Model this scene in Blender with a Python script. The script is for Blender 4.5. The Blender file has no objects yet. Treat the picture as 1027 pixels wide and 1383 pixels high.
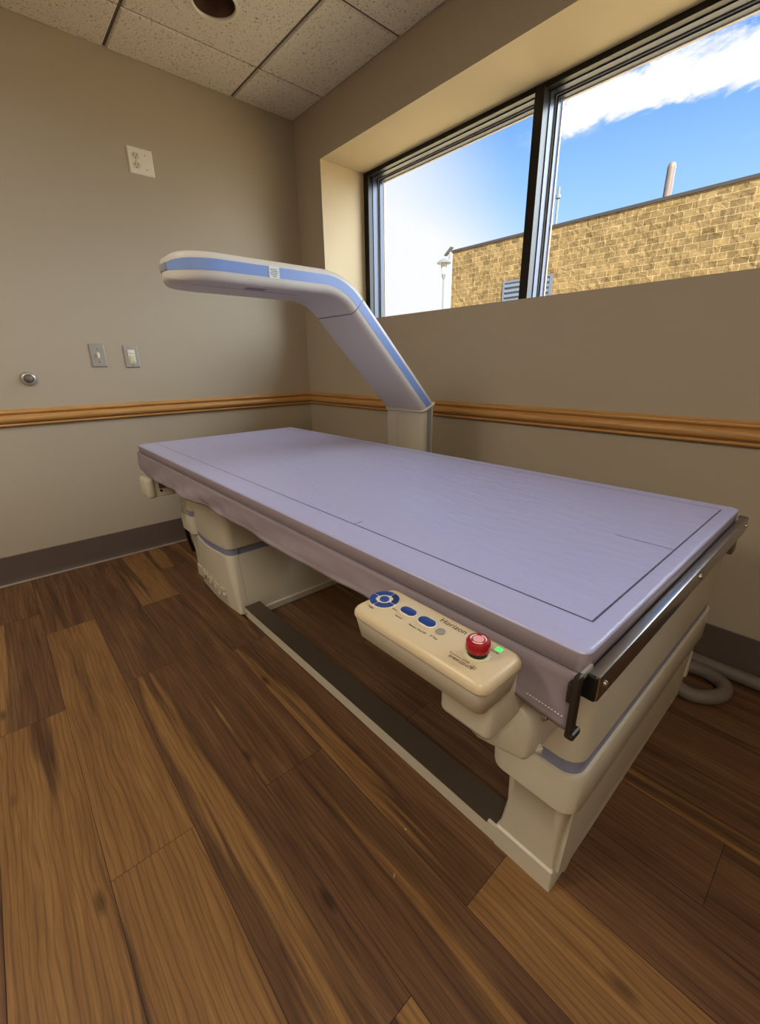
import bpy, bmesh, math, random
from mathutils import Vector, Matrix
random.seed(7)
scn = bpy.context.scene
COL = scn.collection

# ------------------------------------------------------------------ helpers
def lin(h):
    h = h.lstrip('#'); o = []
    for i in (0, 2, 4):
        c = int(h[i:i+2], 16) / 255
        o.append(c/12.92 if c <= .04045 else ((c+.055)/1.055)**2.4)
    return (*o, 1)

def nt(m):
    m.use_nodes = True
    return m.node_tree.nodes, m.node_tree.links

def mat(name, color, rough=.5, metal=0, bump=None, var=None, coat=0, emit=None, spec=.5):
    """principled with optional noise bump (scale, strength) and colour variation (scale, amount)"""
    m = bpy.data.materials.new(name); N, L = nt(m)
    b = N['Principled BSDF']
    c = lin(color) if isinstance(color, str) else color
    b.inputs['Base Color'].default_value = c
    b.inputs['Roughness'].default_value = rough
    b.inputs['Metallic'].default_value = metal
    b.inputs['Specular IOR Level'].default_value = spec
    if coat: b.inputs['Coat Weight'].default_value = coat
    if emit:
        b.inputs['Emission Color'].default_value = lin(emit[0]); b.inputs['Emission Strength'].default_value = emit[1]
    tc = N.new('ShaderNodeNewGeometry')
    if var:
        n = N.new('ShaderNodeTexNoise'); n.inputs['Scale'].default_value = var[0]; n.inputs['Detail'].default_value = 5
        L.new(tc.outputs['Position'], n.inputs['Vector'])
        mr = N.new('ShaderNodeMapRange'); mr.inputs[1].default_value = .3; mr.inputs[2].default_value = .7
        mr.inputs[3].default_value = 1-var[1]; mr.inputs[4].default_value = 1+var[1]
        L.new(n.outputs['Fac'], mr.inputs[0])
        v = N.new('ShaderNodeVectorMath'); v.operation = 'SCALE'; v.inputs[0].default_value = c[:3]
        L.new(mr.outputs[0], v.inputs['Scale']); L.new(v.outputs[0], b.inputs['Base Color'])
    if bump:
        n = N.new('ShaderNodeTexNoise'); n.inputs['Scale'].default_value = bump[0]; n.inputs['Detail'].default_value = 3
        L.new(tc.outputs['Position'], n.inputs['Vector'])
        bp = N.new('ShaderNodeBump'); bp.inputs['Strength'].default_value = bump[1]; bp.inputs['Distance'].default_value = .002
        L.new(n.outputs['Fac'], bp.inputs['Height']); L.new(bp.outputs[0], b.inputs['Normal'])
    return m

def link(name, bm, m=None, parent=None, smooth=None, loc=None):
    me = bpy.data.meshes.new(name)
    if loc is not None: bmesh.ops.translate(bm, verts=bm.verts, vec=-Vector(loc))
    elif parent is not None: bmesh.ops.translate(bm, verts=bm.verts, vec=-WL(parent))
    bmesh.ops.recalc_face_normals(bm, faces=bm.faces)
    bm.to_mesh(me); bm.free()
    o = bpy.data.objects.new(name, me); COL.objects.link(o)
    if m is not None:
        for mm in (m if isinstance(m, (list, tuple)) else [m]): me.materials.append(mm)
    if loc is not None: o.location = Vector(loc) - (WL(parent) if parent else Vector())
    if parent is not None: o.parent = parent
    if smooth is not None:
        for p in me.polygons: p.use_smooth = len(p.vertices) < 7
        me.set_sharp_from_angle(angle=math.radians(smooth))
    return o

def WL(o):
    v = Vector()
    while o is not None:
        v += o.location; o = o.parent
    return v

def empty(name, label, cat, loc, group=None):
    o = bpy.data.objects.new(name, None); COL.objects.link(o); o.location = loc
    o.empty_display_size = .05
    tag(o, label, cat, group); return o

def tag(o, label=None, cat=None, group=None, kind=None):
    if label: o['label'] = label
    if cat: o['category'] = cat
    if group: o['group'] = group
    if kind: o['kind'] = kind
    return o

def box(bm, x0, x1, y0, y1, z0, z1, bev=0, seg=2):
    r = bmesh.ops.create_cube(bm, size=1)
    vs = r['verts']
    for v in vs:
        v.co = Vector(((x0+x1)/2 + v.co.x*(x1-x0), (y0+y1)/2 + v.co.y*(y1-y0), (z0+z1)/2 + v.co.z*(z1-z0)))
    if bev:
        es = list({e for v in vs for e in v.link_edges})
        bmesh.ops.bevel(bm, geom=es, offset=bev, segments=seg, profile=.5, affect='EDGES')

def boxes(name, L, m, parent=None, bev=0, seg=2, smooth=None, kind=None):
    bm = bmesh.new()
    for b in L: box(bm, *b, bev=bev, seg=seg)
    o = link(name, bm, m, parent, smooth)
    if kind: o['kind'] = kind
    return o

def cyl(bm, p0, p1, r0, r1=None, n=24, caps=True):
    p0, p1 = Vector(p0), Vector(p1); r1 = r0 if r1 is None else r1
    d = p1-p0; q = d.to_track_quat('Z', 'Y').to_matrix().to_4x4()
    bmesh.ops.create_cone(bm, cap_ends=caps, segments=n, radius1=r0, radius2=r1, depth=d.length,
                          matrix=Matrix.Translation((p0+p1)/2) @ q)

def loft(bm, rings, cap=True, closed=True):
    R = [[bm.verts.new(p) for p in r] for r in rings]
    n = len(R[0])
    for a, b in zip(R, R[1:]):
        for i in range(n if closed else n-1):
            j = (i+1) % n
            bm.faces.new((a[i], a[j], b[j], b[i]))
    if cap and closed:
        bm.faces.new(R[0][::-1]); bm.faces.new(R[-1])
    return R

def rrect(hw, hh, r, seg=5):
    """rounded rectangle outline, centred"""
    r = min(r, hw*.999, hh*.999); o = []
    for cx, cy, a in ((hw-r, hh-r, 0), (-hw+r, hh-r, 90), (-hw+r, -hh+r, 180), (hw-r, -hh+r, 270)):
        for k in range(seg+1):
            t = math.radians(a+90*k/seg); o.append((cx+r*math.cos(t), cy+r*math.sin(t)))
    return o

def lathe(bm, prof, origin, axis='z', n=32):
    rings = []
    for r, h in prof:
        ring = []
        for k in range(n):
            t = 2*math.pi*k/n; a, b = r*math.cos(t), r*math.sin(t)
            p = {'z': (a, b, h), 'x': (h, a, b), 'y': (a, h, b)}[axis]
            ring.append(Vector(origin)+Vector(p))
        rings.append(ring)
    loft(bm, rings)

def lettering(name, s, size, loc, rot, m, parent, align='CENTER', extr=.0001, sx=1.0):
    cu = bpy.data.curves.new(name, 'FONT'); cu.body = s; cu.size = size; cu.extrude = extr
    cu.align_x = align; cu.align_y = 'CENTER'
    t = bpy.data.objects.new('tmp', cu); COL.objects.link(t)
    dg = bpy.context.evaluated_depsgraph_get()
    me = bpy.data.meshes.new_from_object(t.evaluated_get(dg)); bpy.data.objects.remove(t)
    me.name = name
    M = Matrix.Translation(Vector(loc)-WL(parent)) @ rot.to_4x4() @ Matrix.Diagonal((sx, 1, 1, 1))
    me.transform(M); me.materials.clear(); me.materials.append(m)
    o = bpy.data.objects.new(name, me); COL.objects.link(o); o.parent = parent
    return o

def rotcols(x, y, z):
    return Matrix((x, y, z)).transposed()

# ------------------------------------------------------------------ materials
M = {}
M['wall'] = mat('wall_paint', '#aea28e', .78, bump=(420, .25), spec=.25)
M['reveal_lit'] = mat('wall_paint_lit', '#c4b494', .7, bump=(420, .15), spec=.25)  # wall paint, lightened for daylight bounced onto the reveal
M['cream'] = mat('cream_plastic', '#c6bea9', .42, bump=(1500, .06), spec=.4)
M['cream2'] = mat('console_plastic', '#cdbb98', .32, bump=(1500, .05), spec=.45)
M['armc'] = mat('arm_plastic', '#d0ccc4', .38, spec=.4)
M['blue'] = mat('periwinkle_stripe', '#7f9bd6', .35, spec=.4)
M['stripe'] = mat('grey_blue_stripe', '#80829a', .4)
M['stripeg'] = mat('grey_stripe', '#8a9095', .4)
M['black'] = mat('black_anodised', '#17130f', .35, metal=.3)
M['darkpl'] = mat('black_plastic', '#0c0c0c', .4)
M['steel'] = mat('satin_steel', '#b5afa4', .35, metal=.55, bump=(300, .03))
M['steel2'] = mat('polished_rail_steel', '#a8a4a0', .3, metal=1)
M['steeld'] = mat('dull_steel_channel', '#6a5c4e', .4, metal=.6)
M['gun'] = mat('gunmetal_bracket', '#3a342f', .35, metal=.5)
M['chrome'] = mat('chrome', '#d8d4cc', .15, metal=1)
M['alu'] = mat('grey_frame_aluminium', '#484d5a', .35, metal=.55)
M['alul'] = mat('pale_gasket', '#e6e8ee', .5)
M['bronze'] = mat('bronze_frame', '#70604f', .3, metal=.6)
M['beigef'] = mat('beige_outer_stop', '#b3a79c', .5)
M['white'] = mat('white_plastic', '#e4dccd', .4)
M['ivory'] = mat('ivory_plastic', '#cfcaa4', .4)
M['hole'] = mat('dark_recess', '#0a0806', .8)
M['red'] = mat('red_plastic', '#990c1b', .25, coat=.3)
M['pink'] = mat('pale_red_print', '#e8a5ac', .4)
M['navy'] = mat('blue_button', '#1c3d84', .35)
M['navyd'] = mat('dark_blue_button', '#0d1f57', .35)
M['ink'] = mat('dark_ink', '#3c2f28', .6)
M['led'] = mat('green_led', '#35e060', .4, emit=('#30ff60', 1.2))
M['greyb'] = mat('grey_button', '#8b8a80', .35)
M['label'] = mat('printed_label', '#d9dcd6', .5)
M['hose'] = mat('grey_conduit', '#6d6259', .6, bump=(60, .1))
M['cable'] = mat('black_cable', '#100f0e', .5)
M['base'] = mat('brown_vinyl_base', '#5e514a', .5, var=(3, .06), spec=.3)
M['toe_highlight'] = mat('vinyl_toe_highlight', '#8d8073', .4)
M['fabricshade'] = mat('lilac_vinyl_shaded', '#8f8389', .5, bump=(900, .1))  # shade of the pad's sides put into this colour; skirt uses it too
M['sticker_ink'] = mat('sticker_ink', '#777f7c', .6)

def lilac():
    m = bpy.data.materials.new('lilac_vinyl_cloth'); N, L = nt(m); b = N['Principled BSDF']
    g = N.new('ShaderNodeNewGeometry')
    mp = N.new('ShaderNodeMapping'); mp.inputs['Scale'].default_value = (5, 16, 5); mp.inputs['Rotation'].default_value = (0, 0, .5)
    L.new(g.outputs['Position'], mp.inputs['Vector'])
    n = N.new('ShaderNodeTexNoise'); n.inputs['Scale'].default_value = 2.2; n.inputs['Detail'].default_value = 6; n.inputs['Distortion'].default_value = .6
    L.new(mp.outputs[0], n.inputs['Vector'])
    n2 = N.new('ShaderNodeTexNoise'); n2.inputs['Scale'].default_value = 700; L.new(g.outputs['Position'], n2.inputs['Vector'])
    add = N.new('ShaderNodeMath'); add.operation = 'MULTIPLY_ADD'; add.inputs[1].default_value = .1
    L.new(n2.outputs[0], add.inputs[0]); L.new(n.outputs[0], add.inputs[2])
    bp = N.new('ShaderNodeBump'); bp.inputs['Strength'].default_value = .55; bp.inputs['Distance'].default_value = .006
    L.new(add.outputs[0], bp.inputs['Height']); L.new(bp.outputs[0], b.inputs['Normal'])
    # printed scan-area outline, in world metres
    sx = N.new('ShaderNodeSeparateXYZ'); L.new(g.outputs['Position'], sx.inputs[0])
    def mth(op, a, c, clamp=False):
        k = N.new('ShaderNodeMath'); k.operation = op; k.use_clamp = clamp
        for i, v in enumerate((a, c)):
            if v is None: continue
            if isinstance(v, (int, float)): k.inputs[i].default_value = v
            else: L.new(v, k.inputs[i])
        return k.outputs[0]
    X, Y, Z = sx.outputs
    def band(S, c, w): return mth('LESS_THAN', mth('ABSOLUTE', mth('SUBTRACT', S, c), None), w)
    def rng(S, a, c): return mth('MULTIPLY', mth('GREATER_THAN', S, a), mth('LESS_THAN', S, c))
    segs = [mth('MULTIPLY', band(Y, -1.243, .0016), rng(X, .665, 2.571)),
            mth('MULTIPLY', band(Y, -.590, .0016), rng(X, .665, 2.571)),
            mth('MULTIPLY', band(X, 2.570, .0016), rng(Y, -1.243, -.590)),
            mth('MULTIPLY', band(Y, -.912, .0012), rng(X, 2.472, 2.571)),
            mth('MULTIPLY', band(Y, -.930, .0012), rng(X, .664, .73)),
            mth('MULTIPLY', band(X, 2.074, .0014), rng(Y, -1.243, -1.218)),
            mth('MULTIPLY', band(X, 2.066, .0014), rng(Y, -.612, -.590))]
    s = segs[0]
    for k in segs[1:]: s = mth('MAXIMUM', s, k)
    mx = N.new('ShaderNodeMix'); mx.data_type = 'RGBA'
    mx.inputs['A'].default_value = lin('#a9aad2'); mx.inputs['B'].default_value = lin('#30304c')
    L.new(mth('MULTIPLY', s, mth('GREATER_THAN', Z, .722)), mx.inputs['Factor'])
    L.new(mx.outputs['Result'], b.inputs['Base Color'])
    b.inputs['Roughness'].default_value = .33; b.inputs['Specular IOR Level'].default_value = .6
    b.inputs['Sheen Weight'].default_value = .1
    return m
M['lilac'] = lilac()

def ceiling_mat():
    m = bpy.data.materials.new('fissured_tile'); N, L = nt(m); b = N['Principled BSDF']
    g = N.new('ShaderNodeNewGeometry')
    n = N.new('ShaderNodeTexNoise'); n.inputs['Scale'].default_value = 115; n.inputs['Detail'].default_value = 2.5; n.inputs['Roughness'].default_value = .6; n.inputs['Distortion'].default_value = .7
    L.new(g.outputs['Position'], n.inputs['Vector'])
    r = N.new('ShaderNodeValToRGB'); r.color_ramp.elements[0].position = .33; r.color_ramp.elements[1].position = .42
    r.color_ramp.elements[0].color = lin('#94897a'); r.color_ramp.elements[1].color = lin('#e2d9c8')
    L.new(n.outputs['Fac'], r.inputs[0]); L.new(r.outputs[0], b.inputs['Base Color'])
    bp = N.new('ShaderNodeBump'); bp.inputs['Strength'].default_value = .6; bp.inputs['Distance'].default_value = .004
    L.new(n.outputs['Fac'], bp.inputs['Height']); L.new(bp.outputs[0], b.inputs['Normal'])
    b.inputs['Roughness'].default_value = .9
    return m
M['tile'] = ceiling_mat()
M['grid'] = mat('ceiling_grid', '#a59b8a', .6)
M['gap'] = mat('tile_shadow_gap', '#6a6052', .8)

def floor_mat():
    m = bpy.data.materials.new('vinyl_wood_planks'); N, L = nt(m); b = N['Principled BSDF']
    g = N.new('ShaderNodeNewGeometry')
    at = N.new('ShaderNodeAttribute'); at.attribute_name = 'seed'
    tn = N.new('ShaderNodeAttribute'); tn.attribute_name = 'tone'
    def vm(op, a, c):
        k = N.new('ShaderNodeVectorMath'); k.operation = op
        for i, v in enumerate((a, c)):
            if isinstance(v, tuple): k.inputs[i].default_value = v
            else: L.new(v, k.inputs[i])
        return k.outputs[0]
    def mth(op, a, c=None, d=None, clamp=False):
        k = N.new('ShaderNodeMath'); k.operation = op; k.use_clamp = clamp
        for i, v in enumerate((a, c, d)):
            if v is None: continue
            if isinstance(v, (int, float)): k.inputs[i].default_value = v
            else: L.new(v, k.inputs[i])
        return k.outputs[0]
    cs = N.new('ShaderNodeCombineXYZ')
    L.new(mth('MULTIPLY', at.outputs['Fac'], 17.3), cs.inputs[0]); L.new(mth('MULTIPLY', at.outputs['Fac'], 5.1), cs.inputs[1]); L.new(at.outputs['Fac'], cs.inputs[2])
    P = vm('ADD', g.outputs['Position'], cs.outputs[0])
    def noise(scale, sc, det=4, dist=0, rough=.5):
        n = N.new('ShaderNodeTexNoise'); n.inputs['Scale'].default_value = sc; n.inputs['Detail'].default_value = det
        n.inputs['Distortion'].default_value = dist; n.inputs['Roughness'].default_value = rough
        L.new(vm('MULTIPLY', P, scale), n.inputs['Vector']); return n.outputs['Fac']
    big = noise((.42, 8.5, 1), 1.0, 4, .22, .5)          # sapwood / heartwood patches
    med = noise((1.8, 30, 1), 1.0, 6, .7, .6)            # streaks
    fine = noise((7, 240, 1), 1.0, 3, 0, .6)             # pores
    f = mth('ADD', mth('SUBTRACT', big, .535), tn.outputs['Fac'])
    f = mth('ADD', f, mth('MULTIPLY', mth('SUBTRACT', med, .5), .035))
    step = N.new('ShaderNodeMapRange'); step.interpolation_type = 'SMOOTHSTEP'
    step.inputs[1].default_value = -.02; step.inputs[2].default_value = .025
    L.new(f, step.inputs[0])
    hr = N.new('ShaderNodeValToRGB'); e = hr.color_ramp.elements
    e[0].position = .28; e[0].color = lin('#462f20'); e[1].position = .72; e[1].color = lin('#80603f')
    k = e.new(.5); k.color = lin('#6b4b32')
    sr = N.new('ShaderNodeValToRGB'); e = sr.color_ramp.elements
    e[0].position = .25; e[0].color = lin('#694a2d'); e[1].position = .75; e[1].color = lin('#9f794a')
    k = e.new(.5); k.color = lin('#866139')
    L.new(mth('ADD', mth('MULTIPLY', med, .75), mth('MULTIPLY', big, .25)), hr.inputs[0]); L.new(mth('ADD', mth('MULTIPLY', med, .6), mth('MULTIPLY', big, .4)), sr.inputs[0])
    mx = N.new('ShaderNodeMix'); mx.data_type = 'RGBA'; L.new(step.outputs[0], mx.inputs['Factor'])
    L.new(hr.outputs[0], mx.inputs['A']); L.new(sr.outputs[0], mx.inputs['B'])
    # cathedral rings
    w = N.new('ShaderNodeTexWave'); w.wave_type = 'BANDS'; w.bands_direction = 'Y'; w.inputs['Scale'].default_value = 9
    w.inputs['Distortion'].default_value = 9; w.inputs['Detail'].default_value = 2; w.inputs['Detail Scale'].default_value = .7
    L.new(vm('MULTIPLY', P, (.55, 2.6, 1)), w.inputs['Vector'])
    ring = N.new('ShaderNodeMapRange'); ring.inputs[1].default_value = 0; ring.inputs[2].default_value = .22; ring.inputs[3].default_value = .72; ring.inputs[4].default_value = 1
    L.new(w.outputs['Fac'], ring.inputs[0])
    fr = N.new('ShaderNodeMapRange'); fr.inputs[1].default_value = .3; fr.inputs[2].default_value = .7; fr.inputs[3].default_value = .78; fr.inputs[4].default_value = 1.12
    L.new(fine, fr.inputs[0])
    # dark edge line between sap and heart
    ed = N.new('ShaderNodeMapRange'); ed.inputs[1].default_value = 0; ed.inputs[2].default_value = .05; ed.inputs[3].default_value = .7; ed.inputs[4].default_value = 1
    L.new(mth('ABSOLUTE', mth('ADD', f, .02)), ed.inputs[0])
    # knots
    vo = N.new('ShaderNodeTexVoronoi'); vo.inputs['Scale'].default_value = 1.0; L.new(vm('MULTIPLY', P, (2.3, 6.5, 1)), vo.inputs['Vector'])
    kn = N.new('ShaderNodeMapRange'); kn.inputs[1].default_value = .03; kn.inputs[2].default_value = .09; kn.inputs[3].default_value = .45; kn.inputs[4].default_value = 1
    L.new(vo.outputs['Distance'], kn.inputs[0])
    tot = mth('MULTIPLY', mth('MULTIPLY', ring.outputs[0], fr.outputs[0]), mth('MULTIPLY', ed.outputs[0], kn.outputs[0]))
    sc = N.new('ShaderNodeVectorMath'); sc.operation = 'SCALE'; L.new(mx.outputs['Result'], sc.inputs[0]); L.new(tot, sc.inputs['Scale'])
    L.new(sc.outputs[0], b.inputs['Base Color'])
    bp = N.new('ShaderNodeBump'); bp.inputs['Strength'].default_value = .12; bp.inputs['Distance'].default_value = .001
    L.new(fine, bp.inputs['Height']); L.new(bp.outputs[0], b.inputs['Normal'])
    b.inputs['Roughness'].default_value = .5; b.inputs['Specular IOR Level'].default_value = .3
    return m
M['floor'] = floor_mat()
M['floorgap'] = mat('plank_joint', '#1d120a', .8)

def oak():
    m = bpy.data.materials.new('honey_oak'); N, L = nt(m); b = N['Principled BSDF']
    g = N.new('ShaderNodeNewGeometry'); mp = N.new('ShaderNodeMapping'); mp.inputs['Scale'].default_value = (3, 3, 120)
    L.new(g.outputs['Position'], mp.inputs['Vector'])
    n = N.new('ShaderNodeTexNoise'); n.inputs['Scale'].default_value = 2; n.inputs['Detail'].default_value = 5; L.new(mp.outputs[0], n.inputs['Vector'])
    r = N.new('ShaderNodeValToRGB'); r.color_ramp.elements[0].position = .3; r.color_ramp.elements[1].position = .7
    r.color_ramp.elements[0].color = lin('#a5763f'); r.color_ramp.elements[1].color = lin('#c8985a')
    L.new(n.outputs['Fac'], r.inputs[0]); L.new(r.outputs[0], b.inputs['Base Color'])
    b.inputs['Roughness'].default_value = .4
    return m
M['oak'] = oak()

def stone():
    m = bpy.data.materials.new('split_face_block'); N, L = nt(m); b = N['Principled BSDF']
    g = N.new('ShaderNodeNewGeometry'); sx = N.new('ShaderNodeSeparateXYZ'); L.new(g.outputs['Position'], sx.inputs[0])
    ax = N.new('ShaderNodeMath'); ax.operation = 'ADD'; L.new(sx.outputs[0], ax.inputs[0]); L.new(sx.outputs[1], ax.inputs[1])
    cb = N.new('ShaderNodeCombineXYZ'); L.new(ax.outputs[0], cb.inputs[0]); L.new(sx.outputs[2], cb.inputs[1])
    br = N.new('ShaderNodeTexBrick'); br.inputs['Scale'].default_value = 1
    br.inputs['Brick Width'].default_value = .41; br.inputs['Row Height'].default_value = .205; br.inputs['Mortar Size'].default_value = .011
    br.inputs['Color1'].default_value = lin('#715f40'); br.inputs['Color2'].default_value = lin('#5b4c32'); br.inputs['Mortar'].default_value = lin('#8b7b5a')
    L.new(cb.outputs[0], br.inputs['Vector'])
    n = N.new('ShaderNodeTexNoise'); n.inputs['Scale'].default_value = 3.5; n.inputs['Detail'].default_value = 5; n.inputs['Distortion'].default_value = .8; L.new(g.outputs['Position'], n.inputs['Vector'])
    r = N.new('ShaderNodeMapRange'); r.inputs[1].default_value = .3; r.inputs[2].default_value = .7; r.inputs[3].default_value = .7; r.inputs[4].default_value = 1.25; L.new(n.outputs[0], r.inputs[0])
    sc = N.new('ShaderNodeVectorMath'); sc.operation = 'SCALE'; L.new(br.outputs[0], sc.inputs[0]); L.new(r.outputs[0], sc.inputs['Scale'])
    L.new(sc.outputs[0], b.inputs['Base Color'])
    h = N.new('ShaderNodeMath'); h.operation = 'MULTIPLY_ADD'; h.inputs[1].default_value = -.6; L.new(br.outputs['Fac'], h.inputs[0]); L.new(n.outputs[0], h.inputs[2])
    bp = N.new('ShaderNodeBump'); bp.inputs['Strength'].default_value = 1; bp.inputs['Distance'].default_value = .09
    L.new(h.outputs[0], bp.inputs['Height']); L.new(bp.outputs[0], b.inputs['Normal'])
    b.inputs['Roughness'].default_value = .9; b.inputs['Specular IOR Level'].default_value = .1
    return m
M['stone'] = stone()
M['cap'] = mat('parapet_metal', '#3a3634', .5, metal=.3)
M['ground'] = mat('concrete_ground', '#e6cd9c', .9, var=(1.5, .1))
M['louver'] = mat('louver_grey', '#5a616e', .4, metal=.2)
M['pipe'] = mat('weathered_flue', '#625750', .6, var=(3, .15))
M['lampm'] = mat('lamp_post_grey', '#5f6264', .5)
M['lampg'] = mat('frosted_lamp_glass', '#8c9092', .3)
M['emis'] = mat('fill_panel_glow', '#ffffff', .5, emit=('#fff0dc', 2.0))  # glowing face of the added fill panels

def glass():
    m = bpy.data.materials.new('window_glass'); N, L = nt(m)
    for n in list(N):
        if n.type != 'OUTPUT_MATERIAL': N.remove(n)
    out = [n for n in N if n.type == 'OUTPUT_MATERIAL'][0]
    t = N.new('ShaderNodeBsdfTransparent'); t.inputs[0].default_value = (.97, .98, .98, 1)
    g = N.new('ShaderNodeBsdfGlossy'); g.inputs['Roughness'].default_value = .02
    f = N.new('ShaderNodeFresnel'); f.inputs[0].default_value = 1.06
    mx = N.new('ShaderNodeMixShader'); L.new(f.outputs[0], mx.inputs[0]); L.new(t.outputs[0], mx.inputs[1]); L.new(g.outputs[0], mx.inputs[2])
    L.new(mx.outputs[0], out.inputs[0]); return m
M['glass'] = glass()

# ------------------------------------------------------------------ room shell
H = 2.44; RX = 4.3; RY = -3.7
WX0, WX1, WZ0, WZ1, WT = .262, 3.85, 1.298, 2.179, .46
FY = .326

def planks():
    bm = bmesh.new(); s = bm.faces.layers.float.new('seed'); t = bm.faces.layers.float.new('tone')
    known = {  # row index from y=-1.795 (row 0 spans -1.795..-1.617): joints x and tones of the pieces
        -1: ([.45, 1.225, 2.45], [-.10, -.09, .02, -.02]),
        0: ([.667, 1.890], [-.02, .13, .14]),
        1: ([.10, 1.217, 2.447], [-.03, -.02, -.09, .06]),
        2: ([.697, 1.911], [.06, -.12, .0]),
        3: ([.35, 1.30, 2.43], [.02, -.10, -.06, .08]),
        4: ([.8, 2.0], [-.08, -.09, -.02]),
        5: ([.5, 1.6, 2.75], [-.05, -.1, -.09, .02]),
        6: ([.9, 2.1, 3.3], [0, -.05, .06, .03]),
        7: ([.4, 1.6, 2.85], [0, -.05, -.07, -.1]),
        8: ([1.0, 2.2, 3.4], [0, -.05, .02, .05]),
    }
    W = .1778; y0 = -1.795
    g = .0006
    bm2 = bmesh.new()
    for k in range(-12, 11):
        ya, yb = y0+k*W, y0+(k+1)*W
        if ya >= 0: break
        ya, yb = max(ya, RY), min(yb, 0)
        if yb <= RY: continue
        if k in known: js, tn = known[k]
        else:
            o = random.uniform(.1, 1.2); js = [o+1.22*i for i in range(4) if o+1.22*i < RX-.05]; tn = [random.uniform(-.12, .1) for _ in range(6)]
        js = list(js)
        while js[-1]+1.22 < RX-.05: js.append(js[-1]+1.22)
        xs = [0]+js+[RX]; tn = list(tn)+[random.uniform(-.1, .1) for _ in range(6)]
        for i in range(len(xs)-1):
            f = bm.faces.new([bm.verts.new(c) for c in ((xs[i]+g, ya+g, 0), (xs[i+1]-g, ya+g, 0), (xs[i+1]-g, yb-g, 0), (xs[i]+g, yb-g, 0))])
            f[s] = random.uniform(0, 40); f[t] = tn[i]; f.material_index = 0
    # sub-floor
    r = bmesh.ops.create_cube(bm, size=1)
    for v in r['verts']: v.co = Vector((RX/2+v.co.x*(RX+.2), RY/2+.05+v.co.y*(-RY+.3), -.03+v.co.z*.058))
    for f in {f for v in r['verts'] for f in v.link_faces}: f.material_index = 1
    me_o = link('floor', bm, [M['floor'], M['floorgap']])
    me_o['kind'] = 'structure'
planks()

boxes('wall_left', [(-.12, 0, RY-.12, WT, 0, H+.15)], M['wall'], kind='structure')
boxes('wall_right', [(RX, RX+.12, RY-.12, WT, 0, H+.15)], M['wall'], kind='structure')
boxes('wall_front', [(0, RX, RY-.12, RY, 0, H+.15)], M['wall'], kind='structure')
def wall_back():
    bm = bmesh.new()
    xs = [0, WX0, WX1, RX]; zs = [0, WZ0, WZ1, H+.15]
    for i in range(3):
        for j in range(3):
            if i == 1 and j == 1: continue
            for y, in ((0,), (WT,)):
                bm.faces.new([bm.verts.new((x, y, z)) for x, z in ((xs[i], zs[j]), (xs[i+1], zs[j]), (xs[i+1], zs[j+1]), (xs[i], zs[j+1]))])
    def q(*p):
        f = bm.faces.new([bm.verts.new(c) for c in p]); f.material_index = 1
    q((WX0, 0, WZ0), (WX0, WT, WZ0), (WX0, WT, WZ1), (WX0, 0, WZ1))
    q((WX1, 0, WZ0), (WX1, WT, WZ0), (WX1, WT, WZ1), (WX1, 0, WZ1))
    q((WX0, 0, WZ0), (WX1, 0, WZ0), (WX1, WT, WZ0), (WX0, WT, WZ0))
    q((WX0, 0, WZ1), (WX1, 0, WZ1), (WX1, WT, WZ1), (WX0, WT, WZ1))
    q((0, 0, H+.15), (RX, 0, H+.15), (RX, WT, H+.15), (0, WT, H+.15))
    bmesh.ops.remove_doubles(bm, verts=bm.verts, dist=1e-5)
    o = link('wall_back', bm, [M['wall'], M['reveal_lit']]); o['kind'] = 'structure'
wall_back()

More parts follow.
